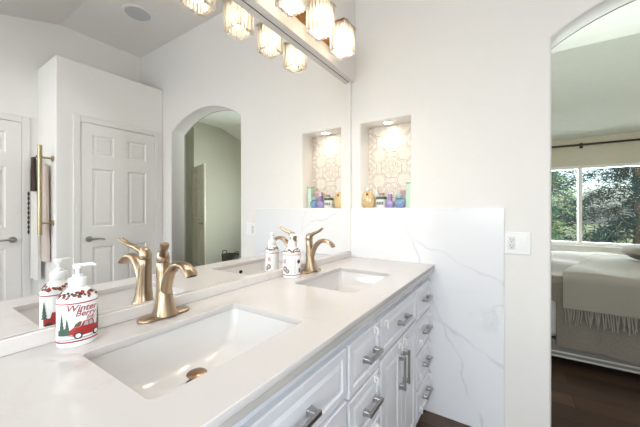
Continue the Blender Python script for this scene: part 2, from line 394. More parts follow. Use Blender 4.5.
# bedroom face of the end wall, beige-green like the rest of that room
bm = curve_sheet(outer, [], .006)
for vv in bm.verts: x, y, z = vv.co; vv.co = (x, LB + .0035 - z, y)
struct('wall_bedroom_inner', bm, M['bedwall'])
struct('wall_bedroom_left', bxm(-1.3, -1.18, LB + .01, WY, -.02, 3.2), M['bedwall'])
struct('wall_bedroom_right', bxm(4.42, 4.54, 3.6, WY, -.02, 3.2), M['bedwall'])
struct('wall_hall', bxm(4.54, 6.5, 3.6, 3.72, -.02, 3.2), M['bedwall'])
struct('wall_hall_end', bxm(6.48, 6.6, LB + .01, 3.6, -.02, 3.2), M['bedwall'])
bm = bmesh.new()
prof = [(LB + .01, 3.02), (4.28, 3.02), (WY + .1, 2.34)]
for i in range(2):
    (y0, z0), (y1, z1) = prof[i], prof[i + 1]
    loft(bm, [[(x, y0, z0), (x, y0, z0 + .1), (x, y1, z1 + .1), (x, y1, z1)] for x in (-1.3, 6.6)])
struct('ceiling_bedroom', bm, M['bedceil'])
struct('baseboard_window', bxm(-1.18, 4.42, WY - .015, WY, 0, .1), M['trim'])
struct('baseboard_right', bxm(WX - .015, WX, -2.2, .66, 0, .1), M['trim'])
struct('baseboard_end', bxm(.95, AX0 - .002, L - .013, L - .0005, .0005, .014), M['trim'])

# ------------------------------------------------------------------ doors
def six_panel(bm, W, H, T):
    """door slab in x (0..W), y thickness (front face at y=0, towards -y), z 0..H with six recessed raised panels"""
    st, mid = .084 * W / .66, .125 * W / .66
    pw = (W - 2 * st - mid) / 2
    rows = [(H - .297, H - .100), (H - .99, H - .425), (.22, .86)]
    xs = [(st, st + pw), (st + pw + mid, W - st)]
    holes = [[(a, c), (b_, c), (b_, d), (a, d)] for (a, b_) in xs for (c, d) in rows]
    s = curve_sheet([(0, 0), (W, 0), (W, H), (0, H)], holes, T)
    me = bpy.data.meshes.new('t'); s.to_mesh(me); s.free()
    for vv in me.vertices: x, y, z = vv.co; vv.co = (x, T / 2 - z, y)
    bm.from_mesh(me); bpy.data.meshes.remove(me)
    for (a, b_) in xs:
        for (c, d) in rows:
            for sg, y0 in ((1, 0), (-1, T)):
                q = lambda i, yy: [(a + i, y0 + sg * yy, c + i), (b_ - i, y0 + sg * yy, c + i), (b_ - i, y0 + sg * yy, d - i), (a + i, y0 + sg * yy, d - i)]
                rr = [q(0, 0), q(.010, .009), q(.020, .010), q(.036, .003)]
                R = [[bm.verts.new(p) for p in r] for r in rr]
                for i in range(3):
                    for k in range(4): bm.faces.new((R[i][k], R[i][(k + 1) % 4], R[i + 1][(k + 1) % 4], R[i + 1][k]))
                bm.faces.new(R[3])
def lever(parent, x, z, y, side, sgn=1):
    bm = bmesh.new()
    tube(bm, [(x, y, z), (x, y - .008 * sgn, z)], .028, 20)
    tube(bm, [(x, y - .008 * sgn, z), (x, y - .045 * sgn, z)], .011)
    tube(bm, [(x, y - .045 * sgn, z), (x + .03 * side, y - .05 * sgn, z + .003), (x + .08 * side, y - .048 * sgn, z + .001), (x + .115 * side, y - .046 * sgn, z - .008)], [.011, .010, .008, .007])
    return obj('lever_handle', bm, M['nickel'], parent, smooth=True)
# closet door in the block's front face (x = BXF), seen in the mirror
def wall_door(name, tname, xf, y0, y1, H, handle_at, level=True):
    W = y1 - y0
    bm = bmesh.new(); six_panel(bm, W, H, .035)
    o = struct(name, bm, M['door'], loc=(xf - .012, y1, .008))
    o.rotation_euler.z = -PI / 2                 # local x runs along -y, local -y faces the mirror
    lever(o, handle_at, .94, 0, 1 if handle_at < W / 2 else -1)
    cw, g = .06, .004
    bm = bmesh.new()
    for a, b_, c, d in ((y0 - cw, y0 - g, 0, H + .014 + cw), (y1 + g, y1 + cw, 0, H + .014 + cw), (y0 - g, y1 + g, H + .014, H + .014 + cw)):
        box(bm, xf - .018, xf - .0005, a, b_, c, d); 
    t = struct(tname, bm, M['trim'], weld=False, bevel=.005)
    return o
wall_door('door_1', 'trim_1', BXF, 1.098, 1.772, 2.045, .612)
wall_door('door_2', 'trim_2', WX, -.02, .80, 2.045, .06)
# bedroom door leaf standing open
bm = bmesh.new(); six_panel(bm, .762, 2.05, .035)
d3 = struct('door_3', bm, M['dimdoor'], loc=(3.68, 3.30, .008)); d3.rotation_euler.z = math.atan2(.25, .72)
lever(d3, .06, .97, 0, 1)

# ------------------------------------------------------------------ mirror
mr = thing('wall_mirror', 'large frameless mirror above the vanity with slim white edge trim', 'mirror', (0, 0, .9365))
MZ = 2.1305 - .9365
obj('glass', bxm(-.006, 0, -.12, 1.8605, .0005, MZ - .0018), M['mirror'], mr)
bm = bxm(-.006, .012, 1.8605, L - .001, 0, MZ)
part_label(obj('edge_trim', bm, M['trim'], mr, bevel=.002), 'slim white trim strip at the corner')
part_label(obj('edge_channel', bxm(-.006, .0015, -.12, 1.8605, MZ - .0018, MZ), M['chrome'], mr), 'thin dark metal channel along the top')

# ------------------------------------------------------------------ marble wainscot on the end wall
o = obj('marble_wall_panel', bxm(.001, .932, L - .011, L - .0005, .002, 1.238), M['slab'], None, bevel=.002)
tag(o, 'tall white veined marble panel on the end wall beside the vanity', 'wall panel')

# ------------------------------------------------------------------ vanity cabinet
van = thing('vanity_cabinet', 'long white double vanity cabinet with raised panel doors under the quartz counter', 'cabinet')
FX = .535
bm = bxm(FX - .02, FX, -.12, L - .0125, .1, .8635); box(bm, .012, .03, -.12, L - .0125, .1, .8635)
for a in (-.12, .255, .79, 1.05, 1.55, L - .0305): box(bm, .03, FX - .02, a, a + .018, .12, .8635)
box(bm, .03, FX - .02, -.12, L - .0125, .1, .12); box(bm, .012, .47, -.12, L - .0125, .0005, .1)
obj('body', bm, M['cab'], van, weld=False)
def front(bm, y0, y1, z0, z1):
    """overlay front: slab with a routed frame and raised centre, face towards +x"""
    T = .019; q = lambda i, x: [(x, y0 + i, z0 + i), (x, y1 - i, z0 + i), (x, y1 - i, z1 - i), (x, y0 + i, z1 - i)]
    bw = .024 if min(y1 - y0, z1 - z0) < .2 else .045
    loft(bm, [q(0, 0), q(0, T - .003), q(.003, T), q(bw, T), q(bw + .004, T - .005), q(bw + .010, T - .005), q(bw + .022, T - .001)])
    return bm
def pull(parent, y, z, length, vertical=False):
    """square-section pull with flared feet, on the front's face"""
    bm = bmesh.new(); h = length / 2
    P_ = (lambda a, b_, x: (x, y + b_, z + a)) if vertical else (lambda a, b_, x: (x, y + a, z + b_))
    for s in (-1, 1):
        e = s * (h - .012)
        rr = []
        for x, w, k in ((.019, .013, .009), (.024, .011, .008), (.047, .0065, .006)):
            rr.append([P_(e - w, -k, x), P_(e + w, -k, x), P_(e + w, k, x), P_(e - w, k, x)])
        loft(bm, rr)
    loft(bm, [[P_(-h, -.0065, x_), P_(-h, .0065, x_), P_(h, .0065, x_), P_(h, -.0065, x_)] for x_ in (.040, .050)])
    return part_label(obj('handle', bm, M['nickel'], parent, weld=False, bevel=.0015), 'brushed nickel bar pull')
def latch(parent, y, z, flip=1):
    """white child-safety catch: hooked tab standing at the top edge of a front"""
    bm = bmesh.new()
    box(bm, .019, .024, y - .009, y + .009, z - .012, z + .014)
    box(bm, .024, .034, y - .006, y + .006, z + .004, z + .012)
    box(bm, .030, .035, y - .006, y + .006, z - .020, z + .004)
    return part_label(obj('safety_latch', bm, M['plastic'], parent, weld=False, bevel=.0015), 'small white plastic child safety latch')
def front_part(kind, y0, y1, z0, z1):
    o = obj(kind, front(bmesh.new(), y0, y1, z0, z1), M['cab'], van); o.location = (FX, 0, 0)
    return o
ST = [(.648, .815), (.473, .638), (.290, .463), (.115, .280)]
for (y0, y1) in ((-.10, .255), (.805, 1.050), (1.565, 1.845)):
    for i, (z0, z1) in enumerate(ST):
        d = front_part('drawer', y0, y1, z0, z1)
        pull(d, (y0 + y1) / 2 + .03, (z0 + z1) / 2 - .004, .11)
        if y0 > .5: latch(d, y1 - .045, z1 - .018); 
        if y0 > .5 and i: latch(d, y0 + .05, z0 + .05)
for (y0, y1) in ((.275, .790), (1.066, 1.55)):
    d = front_part('drawer', y0, y1, .668, .815)
    pull(d, (y0 + y1) / 2 + .01, .738, .125)
    if y0 > .5: latch(d, y0 + .04, .79)
    ym = (y0 + y1) / 2
    for a, b_, hy in ((y0, ym - .002, ym - .03), (ym + .002, y1, ym + .03)):
        d = front_part('door', a, b_, .115, .655)
        pull(d, hy, .52, .15, True)
        if y0 > .5: latch(d, hy, .635)

# ------------------------------------------------------------------ counter, backsplash, sinks
SX0, SX1 = .143, .450
SINKS = ((.268, .714), (1.050, 1.484))
holes = [rrect(SX0, SX1, a, b_, .018) for a, b_ in SINKS]
bm = curve_sheet([(.001, -.13), (.576, -.13), (.576, L - .012), (.001, L - .012)], holes, .02, .002, 2)
for vv in bm.verts: vv.co.z += .890
box(bm, .556, .5759, -.1299, L - .0121, .8640, .8805)
tag(obj('quartz_countertop', bm, M['quartz'], None), 'white veined quartz countertop with two sink cutouts on the vanity', 'countertop')
tag(obj('quartz_backsplash', bxm(.001, .014, -.13, L - .0125, .9005, .936), M['upstand'], None, bevel=.002), 'low white quartz upstand between the counter and the mirror', 'backsplash')

def sink(y0, y1, label):
    cy = (y0 + y1) / 2; cx = (SX0 + SX1) / 2
    t = thing('undermount_sink', label, 'sink', (cx, cy, .735), 0, 'undermount sinks in the counter')
    hx, hy = (SX1 - SX0) / 2 + .004, (y1 - y0) / 2 + .004
    N = 8
    def rr(ax, ay, r, z, dx=0): return [(x + dx, y, z) for x, y in rrect(-ax, ax, -ay, ay, r, N)]
    ZT = .8797 - .735
    bm = bmesh.new()
    rings = [rr(hx + .016, hy + .016, .03, ZT - .010), rr(hx + .016, hy + .016, .03, ZT), rr(hx, hy, .022, ZT), rr(hx - .003, hy - .004, .025, ZT - .02),
             rr(hx - .010, hy - .014, .03, ZT - .062), rr(hx - .020, hy - .034, .04, ZT - .097), rr(hx - .040, hy - .065, .05, ZT - .113),
             rr(hx - .085, hy - .13, .045, ZT - .118), rr(.026, .026, .0255, ZT - .122, -.045)]
    loft(bm, rings, cap=False)
    # outside of the bowl
    out = [rr(hx + .016, hy + .016, .03, ZT - .010), rr(hx + .004, hy + .004, .03, ZT - .02), rr(hx - .002, hy - .006, .03, ZT - .07), rr(hx - .012, hy - .026, .04, ZT - .108),
           rr(hx - .06, hy - .1, .045, ZT - .126), rr(.03, .03, .029, ZT - .128, -.045)]
    loft(bm, out, cap=False)
    obj('basin', bm, M['porcelain'], t, smooth=True)
    bm = bmesh.new(); lathe(bm, [(.0255, ZT - .142), (.0255, ZT - .1215), (.029, ZT - .120), (.029, ZT - .1185), (.020, ZT - .1185), (.019, ZT - .129)], -.045, 0, 28)
    dr = part_label(obj('drain', bm, M['bronze'], t, smooth=True), 'bronze drain ring')
    bm = bmesh.new(); lathe(bm, [(.004, ZT - .129), (.004, ZT - .100), (.024, ZT - .098), (.0268, ZT - .0945), (.023, ZT - .091), (.009, ZT - .0885)], -.045, 0, 28)
    part_label(obj('stopper', bm, mat('aged_bronze', lin(150, 122, 98), .36, 1.0), dr, smooth=True), 'bronze pop-up stopper')
    bm = bmesh.new(); tube(bm, [(hx - .016, 0, ZT - .036), (hx - .008, 0, ZT - .034)], .010, 18)
    part_label(obj('overflow_hole', bm, M['black'], t, smooth=True), 'round dark overflow hole')
    return t
sink(*SINKS[0], 'white rectangular undermount sink nearest the camera, beside the red truck soap bottle')
sink(*SINKS[1], 'white rectangular undermount sink at the far end by the marble wall')

# ------------------------------------------------------------------ faucets
def ribbon(bm, pts, n=20):
    """loft of ellipses along a path in the x-z plane; pts = (x, z, half width in y, half thickness)"""
    rings = []
    for i, (x, z, w, t) in enumerate(pts):
        a, b_ = pts[max(i - 1, 0)], pts[min(i + 1, len(pts) - 1)]
        d = Vector((b_[0] - a[0], 0, b_[1] - a[1])).normalized(); nrm = Vector((-d.z, 0, d.x))
        rings.append([(x + nrm.x * t * math.sin(q), w * math.cos(q), z + nrm.z * t * math.sin(q)) for q in [2 * PI * k / n for k in range(n)]])
    return loft(bm, rings)
def make_faucet(label, loc, swivel=0.0):
    t = thing('bathroom_faucet', label, 'faucet', loc, 0, 'bronze single-lever faucets')
    bm = bmesh.new()
    loft(bm, [[(x, y, z) for x, y in rrect(-a, a, -b_, b_, min(a, b_) - .0005, 8)] for a, b_, z in ((.027, .079, 0), (.028, .080, .003), (.0265, .0785, .007), (.022, .073, .0095))])
    obj('deck_plate', bm, M['brass'], t, smooth=True)
    bm = bmesh.new()
    loft(bm, [ell(x, 0, z, a, b_, 32, 2.3) for x, z, a, b_ in ((.003, .008, .0405, .036), (.003, .013, .038, .0335), (.002, .03, .0310, .0285), (-.001, .055, .0235, .0245), (-.003, .085, .0205, .022), (-.006, .115, .0185, .0205), (-.0085, .14, .0175, .0195), (-.0095, .163, .0178, .0195), (-.0095, .166, .016, .018))])
    obj('body', bm, M['brass'], t, smooth=True)
    bm = bmesh.new()
    ribbon(bm, [(.003, .045, .019, .012), (.008, .080, .0185, .0135), (.018, .114, .018, .0135), (.035, .142, .0175, .0125), (.058, .162, .0175, .0115), (.083, .1690, .0178, .010), (.107, .1665, .0188, .009), (.126, .157, .020, .0085), (.138, .145, .0205, .008), (.141, .140, .0195, .007)])
    sp = obj('spout', bm, M['brass'], t, smooth=True)
    bm = bmesh.new()
    ribbon(bm, [(.138, .1452, .016, .0045), (.1422, .1385, .0155, .0045)])
    part_label(obj('aerator', bm, M['bronze'], sp, smooth=True), 'dark aerator slot')
    bm = bmesh.new()
    loft(bm, [ell(-.0095, 0, .1675, .0165, .0185, 28, 2.3), ell(-.0095, 0, .170, .0182, .0198, 28, 2.3), ell(-.0095, 0, .183, .0178, .0192, 28, 2.2), ell(-.008, 0, .196, .015, .0165, 28), ell(-.005, 0, .204, .009, .010, 28)])
    ribbon(bm, [(-.005, .184, .012, .010), (.009, .195, .0125, .0105), (.023, .2035, .0112, .0088), (.040, .2095, .0108, .0074), (.055, .2155, .0112, .0066), (.070, .2245, .0128, .0062), (.080, .2325, .0118, .0045)])
    for vv in bm.verts: vv.co.x += .0  
    bmesh.ops.rotate(bm, verts=bm.verts, cent=(-.0095, 0, 0), matrix=Matrix.Rotation(swivel, 3, 'Z'))
    obj('lever', bm, M['brass'], t, smooth=True, weld=False)
    return t
make_faucet('brushed bronze single-lever faucet behind the near sink', (.063, .507, .9005), -.45)
make_faucet('brushed bronze single-lever faucet behind the far sink', (.063, 1.300, .9005), -.1)

# ------------------------------------------------------------------ soap bottles
BA, BB = .0405, .0310   # half width, half depth
BZS = [(.0, .037, .028), (.004, .0395, .0300), (.012, .0405, .031), (.108, .0405, .031), (.115, .0395, .0302), (.122, .036, .028), (.131, .027, .0225), (.138, .0185, .0175), (.142, .0160, .0160)]
def on_bottle(u, z, off=.0006):
    """arc coordinate u (metres round the front from its middle, front = local -y) -> point on the oval wall"""
    # integrate the ellipse arc once
    s = 0; t = 0; step = .01; sg = 1 if u >= 0 else -1
    while s < abs(u) and t < 1.5:
        s += math.hypot(BA * math.cos(t), BB * math.sin(t)) * step; t += step
    t *= sg
    n = Vector((math.sin(t) / BA, -math.cos(t) / BB)).normalized()
    return Vector((BA * math.sin(t) + n.x * off, -BB * math.cos(t) + n.y * off, z))
def print_poly(bm, pts, off):
    """2-D polygon wrapped on the bottle front, cut finely enough to follow the curve"""
    t = bmesh.new(); t.faces.new([t.verts.new((x, y, 0)) for x, y in pts])
    xs = [p[0] for p in pts]; x = math.ceil(min(xs) / .004) * .004
    while x < max(xs):
        bmesh.ops.bisect_plane(t, geom=t.verts[:] + t.edges[:] + t.faces[:], plane_co=(x, 0, 0), plane_no=(1, 0, 0)); x += .004
    for f in t.faces: bm.faces.new([bm.verts.new(on_bottle(vv.co.x, vv.co.y, off)) for vv in f.verts])
    t.free()
def circ(x, y, r, n=14): return [(x + r * math.cos(2 * PI * k / n), y + r * math.sin(2 * PI * k / n)) for k in range(n)]
def text_bm(s, size, x, y, rot=0.0, shear=.25, off=.0009, wrap=True):
    cu = bpy.data.curves.new('txt', 'FONT'); cu.body = s; cu.size = size; cu.shear = shear; cu.align_x = 'CENTER'; cu.resolution_u = 3; cu.offset = size * .012
    o = bpy.data.objects.new('txt', cu); C.objects.link(o); me = o.to_mesh()
    bm = bmesh.new(); bm.from_mesh(me); o.to_mesh_clear(); bpy.data.objects.remove(o); bpy.data.curves.remove(cu)
    R = Matrix.Rotation(rot, 3, 'Z')
    for vv in bm.verts:
        p = R @ vv.co
        vv.co = on_bottle(x + p.x, y + p.y, off) if wrap else Vector((x + p.x, y + p.y, off))
    return bm
def merge(dst, src):
    me = bpy.data.meshes.new('t'); src.to_mesh(me); src.free(); dst.from_mesh(me); bpy.data.meshes.remove(me)
def flat(name, bm, m, parent, label=None):
    o = obj(name, bm, m, parent, weld=False)
    if label: part_label(o, label)
    return o
def band_ring(bm, z0, z1, off):
    n = 48; R = []
    for z in (z0, z1):
        a = BA + off; b_ = BB + off; R.append([(a * math.cos(2 * PI * k / n), b_ * math.sin(2 * PI * k / n), z) for k in range(n)])
    loft(bm, R, cap=False)
def soap_bottle(label, loc, rotz, side, scale=1.0):
    t = thing('soap_dispenser', label, 'soap dispenser', loc, rotz, 'printed soap dispensers on the counter'); t.scale = (scale,) * 3
    bm = bmesh.new(); loft(bm, [ell(0, 0, z, a, b_, 48) for z, a, b_ in BZS])
    body = obj('bottle', bm, M['plastic'], t, smooth=True)
    bm = bmesh.new(); band_ring(bm, .0125, .0160, .0005); flat('border_band', bm, M['red'], body, 'thin red band round the foot')
    bm = bmesh.new(); band_ring(bm, .1035, .1062, .0005); flat('border_band', bm, M['red'], body, 'thin red band under the shoulder')
    # sprigs round the shoulder
    bm = bmesh.new(); bg_ = bmesh.new(); bk_ = bmesh.new()
    for k in range(64):
        a = 2 * PI * k / 64 + random.uniform(-.08, .08); fz = random.uniform(.2, .9)
        z = .113 + .018 * fz; sx = .0402 - .0125 * fz; sy = .0308 - .0078 * fz
        c = Vector((sx * math.cos(a), sy * math.sin(a), z)); nrm = Vector((math.cos(a), math.sin(a) * 1.4, .9)).normalized()
        tn = nrm.cross(Vector((random.uniform(-1, 1), random.uniform(-1, 1), .6))).normalized(); bt = nrm.cross(tn)
        dst = (bm, bg_, bk_)[k % 3]
        w, h = random.uniform(.0028, .0050), random.uniform(.003, .0065)
        dst.faces.new([dst.verts.new(c + nrm * .0022 + tn * w * q + bt * h * r) for q, r in ((-1, 0), (0, -1), (1, 0), (0, 1))])
    flat('berry_sprigs', bm, M['red'], body, 'red berries round the shoulder'); flat('leaf_sprigs', bg_, M['brown'], body, 'brown leaves round the shoulder'); flat('leaf_sprigs', bk_, M['dark'], body, 'dark leaves round the shoulder')
    if not side:
        flat('lettering', text_bm('Winter', .0210, .006, .0860, -.05), M['rose'], body, 'crimson word Winter')
        flat('lettering', text_bm('Berry', .0185, .014, .0730, -.05), M['rose'], body, 'crimson word Berry')
        flat('lettering', text_bm('Inn', .0150, .023, .0620, -.05), M['rose'], body, 'small crimson word below')
        bm = bmesh.new()   # vintage truck: bonnet and fender, bed, cab
        print_poly(bm, [(-.019, .030), (-.018, .041), (-.011, .047), (.004, .0485), (.007, .0465), (.046, .0465), (.048, .042), (.048, .027), (-.016, .0265)], .0008)
        print_poly(bm, [(.004, .0485), (.009, .0600), (.029, .0615), (.033, .0465), (.007, .0465)], .0009)
        flat('truck_print', bm, M['red'], body, 'red vintage pickup truck picture')
        for q in ([(.0085, .0488), (.0115, .0580), (.018, .0585), (.018, .0488)], [(.020, .0488), (.020, .0587), (.0265, .0592), (.0295, .0488)], [(-.022, .0275), (-.0215, .0305), (-.011, .0310), (-.012, .0275)]):
            bm = bmesh.new(); print_poly(bm, q, .0012); flat('pale_print', bm, M['greyp'], body)
        for cx_ in (-.001, .036):
            bm = bmesh.new(); print_poly(bm, circ(cx_, .0275, .0085), .0012); flat('tire_print', bm, M['dark'], body)
            bm = bmesh.new(); print_poly(bm, circ(cx_, .0275, .0050), .0016); flat('hub_print', bm, M['plastic'], body)
        bm = bmesh.new(); print_poly(bm, [(-.042, .030), (-.042, .042), (-.034, .047), (-.022, .046), (-.019, .030)], .0004)
        flat('load_print', bm, M['brown'], body, 'brown firewood picture')
        bm = bmesh.new(); print_poly(bm, [(-.010, .0475), (-.006, .056), (.001, .0605), (.006, .0600), (.003, .0490)], .0007); flat('load_print', bm, M['brown'], body)
        for x, z, h in ((-.033, .030, .052), (-.022, .030, .040), (.046, .044, .046)):
            bm = bmesh.new()
            for k in range(5):
                zz = z + h * k / 5.6; w = .0085 * (1 - k / 5.6)
                print_poly(bm, [(x - w, zz), (x + w, zz), (x, zz + h * .34)], .0008 + k * .00005)
            flat('pine_print', bm, M['green'], body, 'green pine tree picture')
        bm = bmesh.new(); print_poly(bm, [(-.046, .0205), (-.01, .0225), (.045, .0215), (.045, .0195), (-.01, .0185), (-.044, .0175)], .0004)
        flat('ground_print', bm, M['greyp'], body, 'grey snowy ground picture')
        # the same picture is printed on the back of the bottle
        for ch in [c for c in body.children if c.name.split('.')[0] in ('pine_print', 'truck_print', 'tire_print', 'load_print')]:
            cp = ch.copy(); C.objects.link(cp); cp.parent = body; cp.rotation_euler.z = PI
    else:
        bm = bmesh.new()
        for k in range(9): print_poly(bm, [(.012 + .0014 * (k % 2), .024 + k * .0075), (.0165, .024 + k * .0075), (.0165, .0290 + k * .0075), (.012, .0290 + k * .0075)], .0006)
        flat('fine_print', bm, M['greyp'], body, 'sideways column of grey print')
        bm = bmesh.new(); print_poly(bm, circ(-.032, .042, .012), .0006); flat('wreath_print', bm, M['brown'], body, 'brown wreath picture')
        bm = bmesh.new(); print_poly(bm, circ(-.020, .032, .010), .0007); flat('wreath_print', bm, M['brown'], body, 'brown wreath picture')
        bm = bmesh.new(); print_poly(bm, [(.032, .024), (.033, .042), (.044, .046), (.046, .024)], .0006); flat('sprig_print', bm, M['brown'], body)
        bm = bmesh.new(); print_poly(bm, [(-.044, .066), (-.042, .086), (-.024, .086), (-.026, .066)], .0006); flat('lettering_block', bm, mat('pale_rose_print', lin(206, 168, 172), .4), body)
        bm = bmesh.new(); print_poly(bm, circ(.034, .074, .0095), .0008); flat('ornament_print', bm, mat('maroon_print', lin(104, 48, 52), .4), body, 'dark round ornament picture')
        for cx_, cz_, r_ in ((-.032, .042, .0075), (-.020, .032, .006)):
            bm = bmesh.new(); print_poly(bm, circ(cx_, cz_, r_), .0012); flat('wreath_centre', bm, M['greyp'], body)
    # pump
    bm = bmesh.new()
    lathe(bm, [(.0175, .141), (.0185, .1425), (.0185, .160), (.0175, .162), (.011, .1625), (.0105, .170), (.006, .1705)], n=24)
    pm = obj('pump_collar', bm, M['plastic'], t, smooth=True)
    bm = bmesh.new(); lathe(bm, [(.0045, .1705), (.0045, .185)], n=14)
    lathe(bm, [(.0085, .184), (.0095, .186), (.0095, .194), (.008, .196)], n=20)
    tube(bm, [(.0, 0, .1915), (.018, -.002, .193), (.030, -.003, .193), (.036, -.0035, .189)], [(.006, .0045), (.0055, .0045), (.0045, .004), (.0035, .003)])
    obj('pump_head', bm, M['plastic'], t, smooth=True, weld=False)
    return t
soap_bottle('white soap dispenser printed with a red pickup truck and crimson lettering, nearest the camera', (.066, .286, .9005), math.atan2(.974 - .068, .288) + .07, False)
soap_bottle('white soap dispenser turned sideways showing wreath and grey fine print, beside the far faucet', (.064, 1.138, .9005), math.atan2(.974 - .064, 1.150) + .0, True, 1.07)

# ------------------------------------------------------------------ vanity light
vl = thing('vanity_light', 'brass bar light with four square ribbed crystal shades above the mirror', 'light fixture', (.0402, 1.12, 2.26))
SY = [.782, 1.008, 1.235, 1.462]
bm = bxm(.0, .022, -.44, .44, -.045, .05)
obj('backplate', bm, M['fixture'], vl, bevel=.003)
def shade_bm(a, h, nrib):
    """square shade of upright crystal rods side by side, held by thin top and bottom rims"""
    bm = bmesh.new(); r = a / nrib * .98
    for side in range(4):
        ang = side * PI / 2; ca, sa = math.cos(ang), math.sin(ang)
        for k in range(nrib):
            c = -a + a / nrib * (2 * k + 1)
            pts = [(c + r * math.cos(t), -a - r * math.sin(t)) for t in [2 * PI * q / 10 for q in range(10)]]
            loft(bm, [[(x * ca - y * sa, x * sa + y * ca, z) for x, y in pts] for z in (0, h)])
    return bm
def shade_rim_bm(a, z0, nrib):
    bm = bmesh.new(); r = a / nrib * .98; b0, b1 = a - r, a + r
    q = lambda d, z: [(-d, -d, z), (d, -d, z), (d, d, z), (-d, d, z)]
    return loft(bm, [q(b0, z0), q(b1, z0), q(b1, z0 + .003), q(b0, z0 + .003)], closed=True)
first = None
for i, y in enumerate(SY):
    ly = y - 1.12
    obj('arm', bxm(.022, .147, ly - .014, ly + .014, .012, .040), M['fixture'], vl, bevel=.002)
    sh = obj('shade', shade_bm(.049, .142, 5), M['crystal'], vl, smooth=True, weld=False); sh.location = (.128, ly, -.148)
    obj('rim', shade_rim_bm(.049, .142, 5), M['frost_rim'], sh)
    bm = bmesh.new(); lathe(bm, [(.016, .112), (.016, .150), (.012, .160)], n=20)
    obj('socket', bm, M['fixture'], sh, smooth=True)
    bm = bmesh.new(); lathe(bm, [(.006, .112), (.011, .100), (.017, .075), (.0185, .058), (.014, .042), (.004, .036)], n=18)
    obj('bulb', bm, M['bulb'], sh, smooth=True)
    light('vanity_bulb_light', 'POINT', (.1685, y, 2.17), 8.8, (1, .89, .75), shadow_soft_size=.035)

# ------------------------------------------------------------------ outlet plate
pl = thing('outlet_plate', 'white two-gang plate with receptacle and rocker switch between marble panel and arch', 'outlet', (.9905, L, 1.057 + .1 - .1))
pl.location = (.9905, L - .0002, (.9947 + 1.1115) / 2)
bm = bxm(-.0585, .0585, -.006, 0, -.0585, .0585); obj('plate', bm, M['plastic'], pl, bevel=.003)
rc = obj('receptacle', bxm(-.040, -.0095, -.0085, -.006, -.034, .034), mat('receptacle_white', lin(226, 226, 226), .35), pl, bevel=.001)
bm = bmesh.new()
for z in (.016, -.016):
    box(bm, -.032, -.0298, -.0091, -.0084, z - .001, z + .008); box(bm, -.0195, -.0173, -.0091, -.0084, z - .001, z + .008)
    tube(bm, [(-.0247, -.0084, z - .0085), (-.0247, -.0091, z - .0085)], .0027, 12)
part_label(obj('slots', bm, M['dark'], rc, weld=False), 'dark socket slots')
obj('rocker_switch', bxm(.0085, .0415, -.0085, -.006, -.034, .034), M['plastic'], pl, bevel=.001)
obj('rocker_paddle', bxm(.0125, .0375, -.0105, -.0086, -.012, .012), M['plastic'], pl, bevel=.001)

# ------------------------------------------------------------------ niche contents
nl = thing('niche_downlight', 'small round lit downlight in the top of the tiled niche', 'downlight', (.2528, 1.955, NZ1))
bm = bmesh.new(); lathe(bm, [(.040, -.0005), (.040, -.003), (.030, -.004), (.029, -.0005)], n=32); obj('trim_ring', bm, M['trim'], nl, smooth=True)
bm = bmesh.new(); lathe(bm, [(.0285, -.0008), (.0285, -.0022)], n=28); obj('lens', bm, M['lens'], nl)
light('niche_spot', 'SPOT', (.2528, 1.955, NZ1 - .012), 1.1, (1, .9, .76), (math.radians(4), 0, 0), spot_size=math.radians(140), spot_blend=.7, shadow_soft_size=.025)
G = 'toiletries in the wall niche'
NB = NZ0 + .0005
t = thing('perfume_bottle', 'round amber gold perfume flask with a small white cap, leftmost in the niche', 'perfume bottle', (.112, 1.935, NB), 0, G); t.scale = (1.06, 1, 1.2)
bm = bmesh.new(); loft(bm, [ell(0, 0, z, a, b_, 32) for z, a, b_ in ((0, .030, .018), (.003, .036, .022), (.02, .047, .026), (.04, .050, .028), (.06, .047, .026), (.08, .037, .022), (.093, .024, .016), (.098, .014, .012))])
o_ = obj('flask', bm, M['gold_glass'], t, smooth=True)
bm = bmesh.new(); tube(bm, [(.004, -.0235, .078), (.004, -.0275, .077)], .006, 14); part_label(obj('emblem', bm, M['dark'], o_, smooth=True), 'small dark round emblem')
bm = bmesh.new(); lathe(bm, [(.012, .098), (.014, .100), (.014, .113), (.010, .118)], n=22); part_label(obj('cap', bm, M['frost'], t, smooth=True), 'white cap')
t = thing('lotion_bottle', 'slim white pump bottle standing behind the gold flask in the niche', 'lotion bottle', (.153, 1.998, NB), 0, G)
bm = bmesh.new(); lathe(bm, [(.021, 0), (.022, .003), (.022, .098), (.018, .108), (.010, .112)], n=24); obj('bottle', bm, M['frost'], t, smooth=True)
bm = bmesh.new(); lathe(bm, [(.010, .112), (.010, .126), (.004, .127), (.004, .142), (.008, .143), (.008, .152)], n=18); tube(bm, [(0, 0, .148), (.016, -.014, .147)], .0035, 10); pm = obj('pump', bm, M['plastic'], t, smooth=True, weld=False)
bm = bmesh.new(); tube(bm, [(.0, -.009, .135), (0, -.0045, .135)], .004, 10)
def jar(label, loc, r, h, hl, lidm, name='cream_jar'):
    t = thing(name, label, 'jar', loc, 0, G)
    bm = bmesh.new(); lathe(bm, [(r * .95, 0), (r, .003), (r, h - .004), (r * .93, h)], n=30); j = obj('jar_body', bm, M['frost'], t, smooth=True)
    bm = bmesh.new(); lathe(bm, [(r * .98, h), (r * 1.04, h + .002), (r * 1.04, h + hl - .002), (r * .98, h + hl)], n=30); obj('lid', bm, lidm, t, smooth=True)
    return t, j
t, j = jar('frosted jar with dark green lid holding up the small pink-lidded pot', (.212, 1.935, NB), .036, .058, .018, M['greenlid'])
bm = bmesh.new()
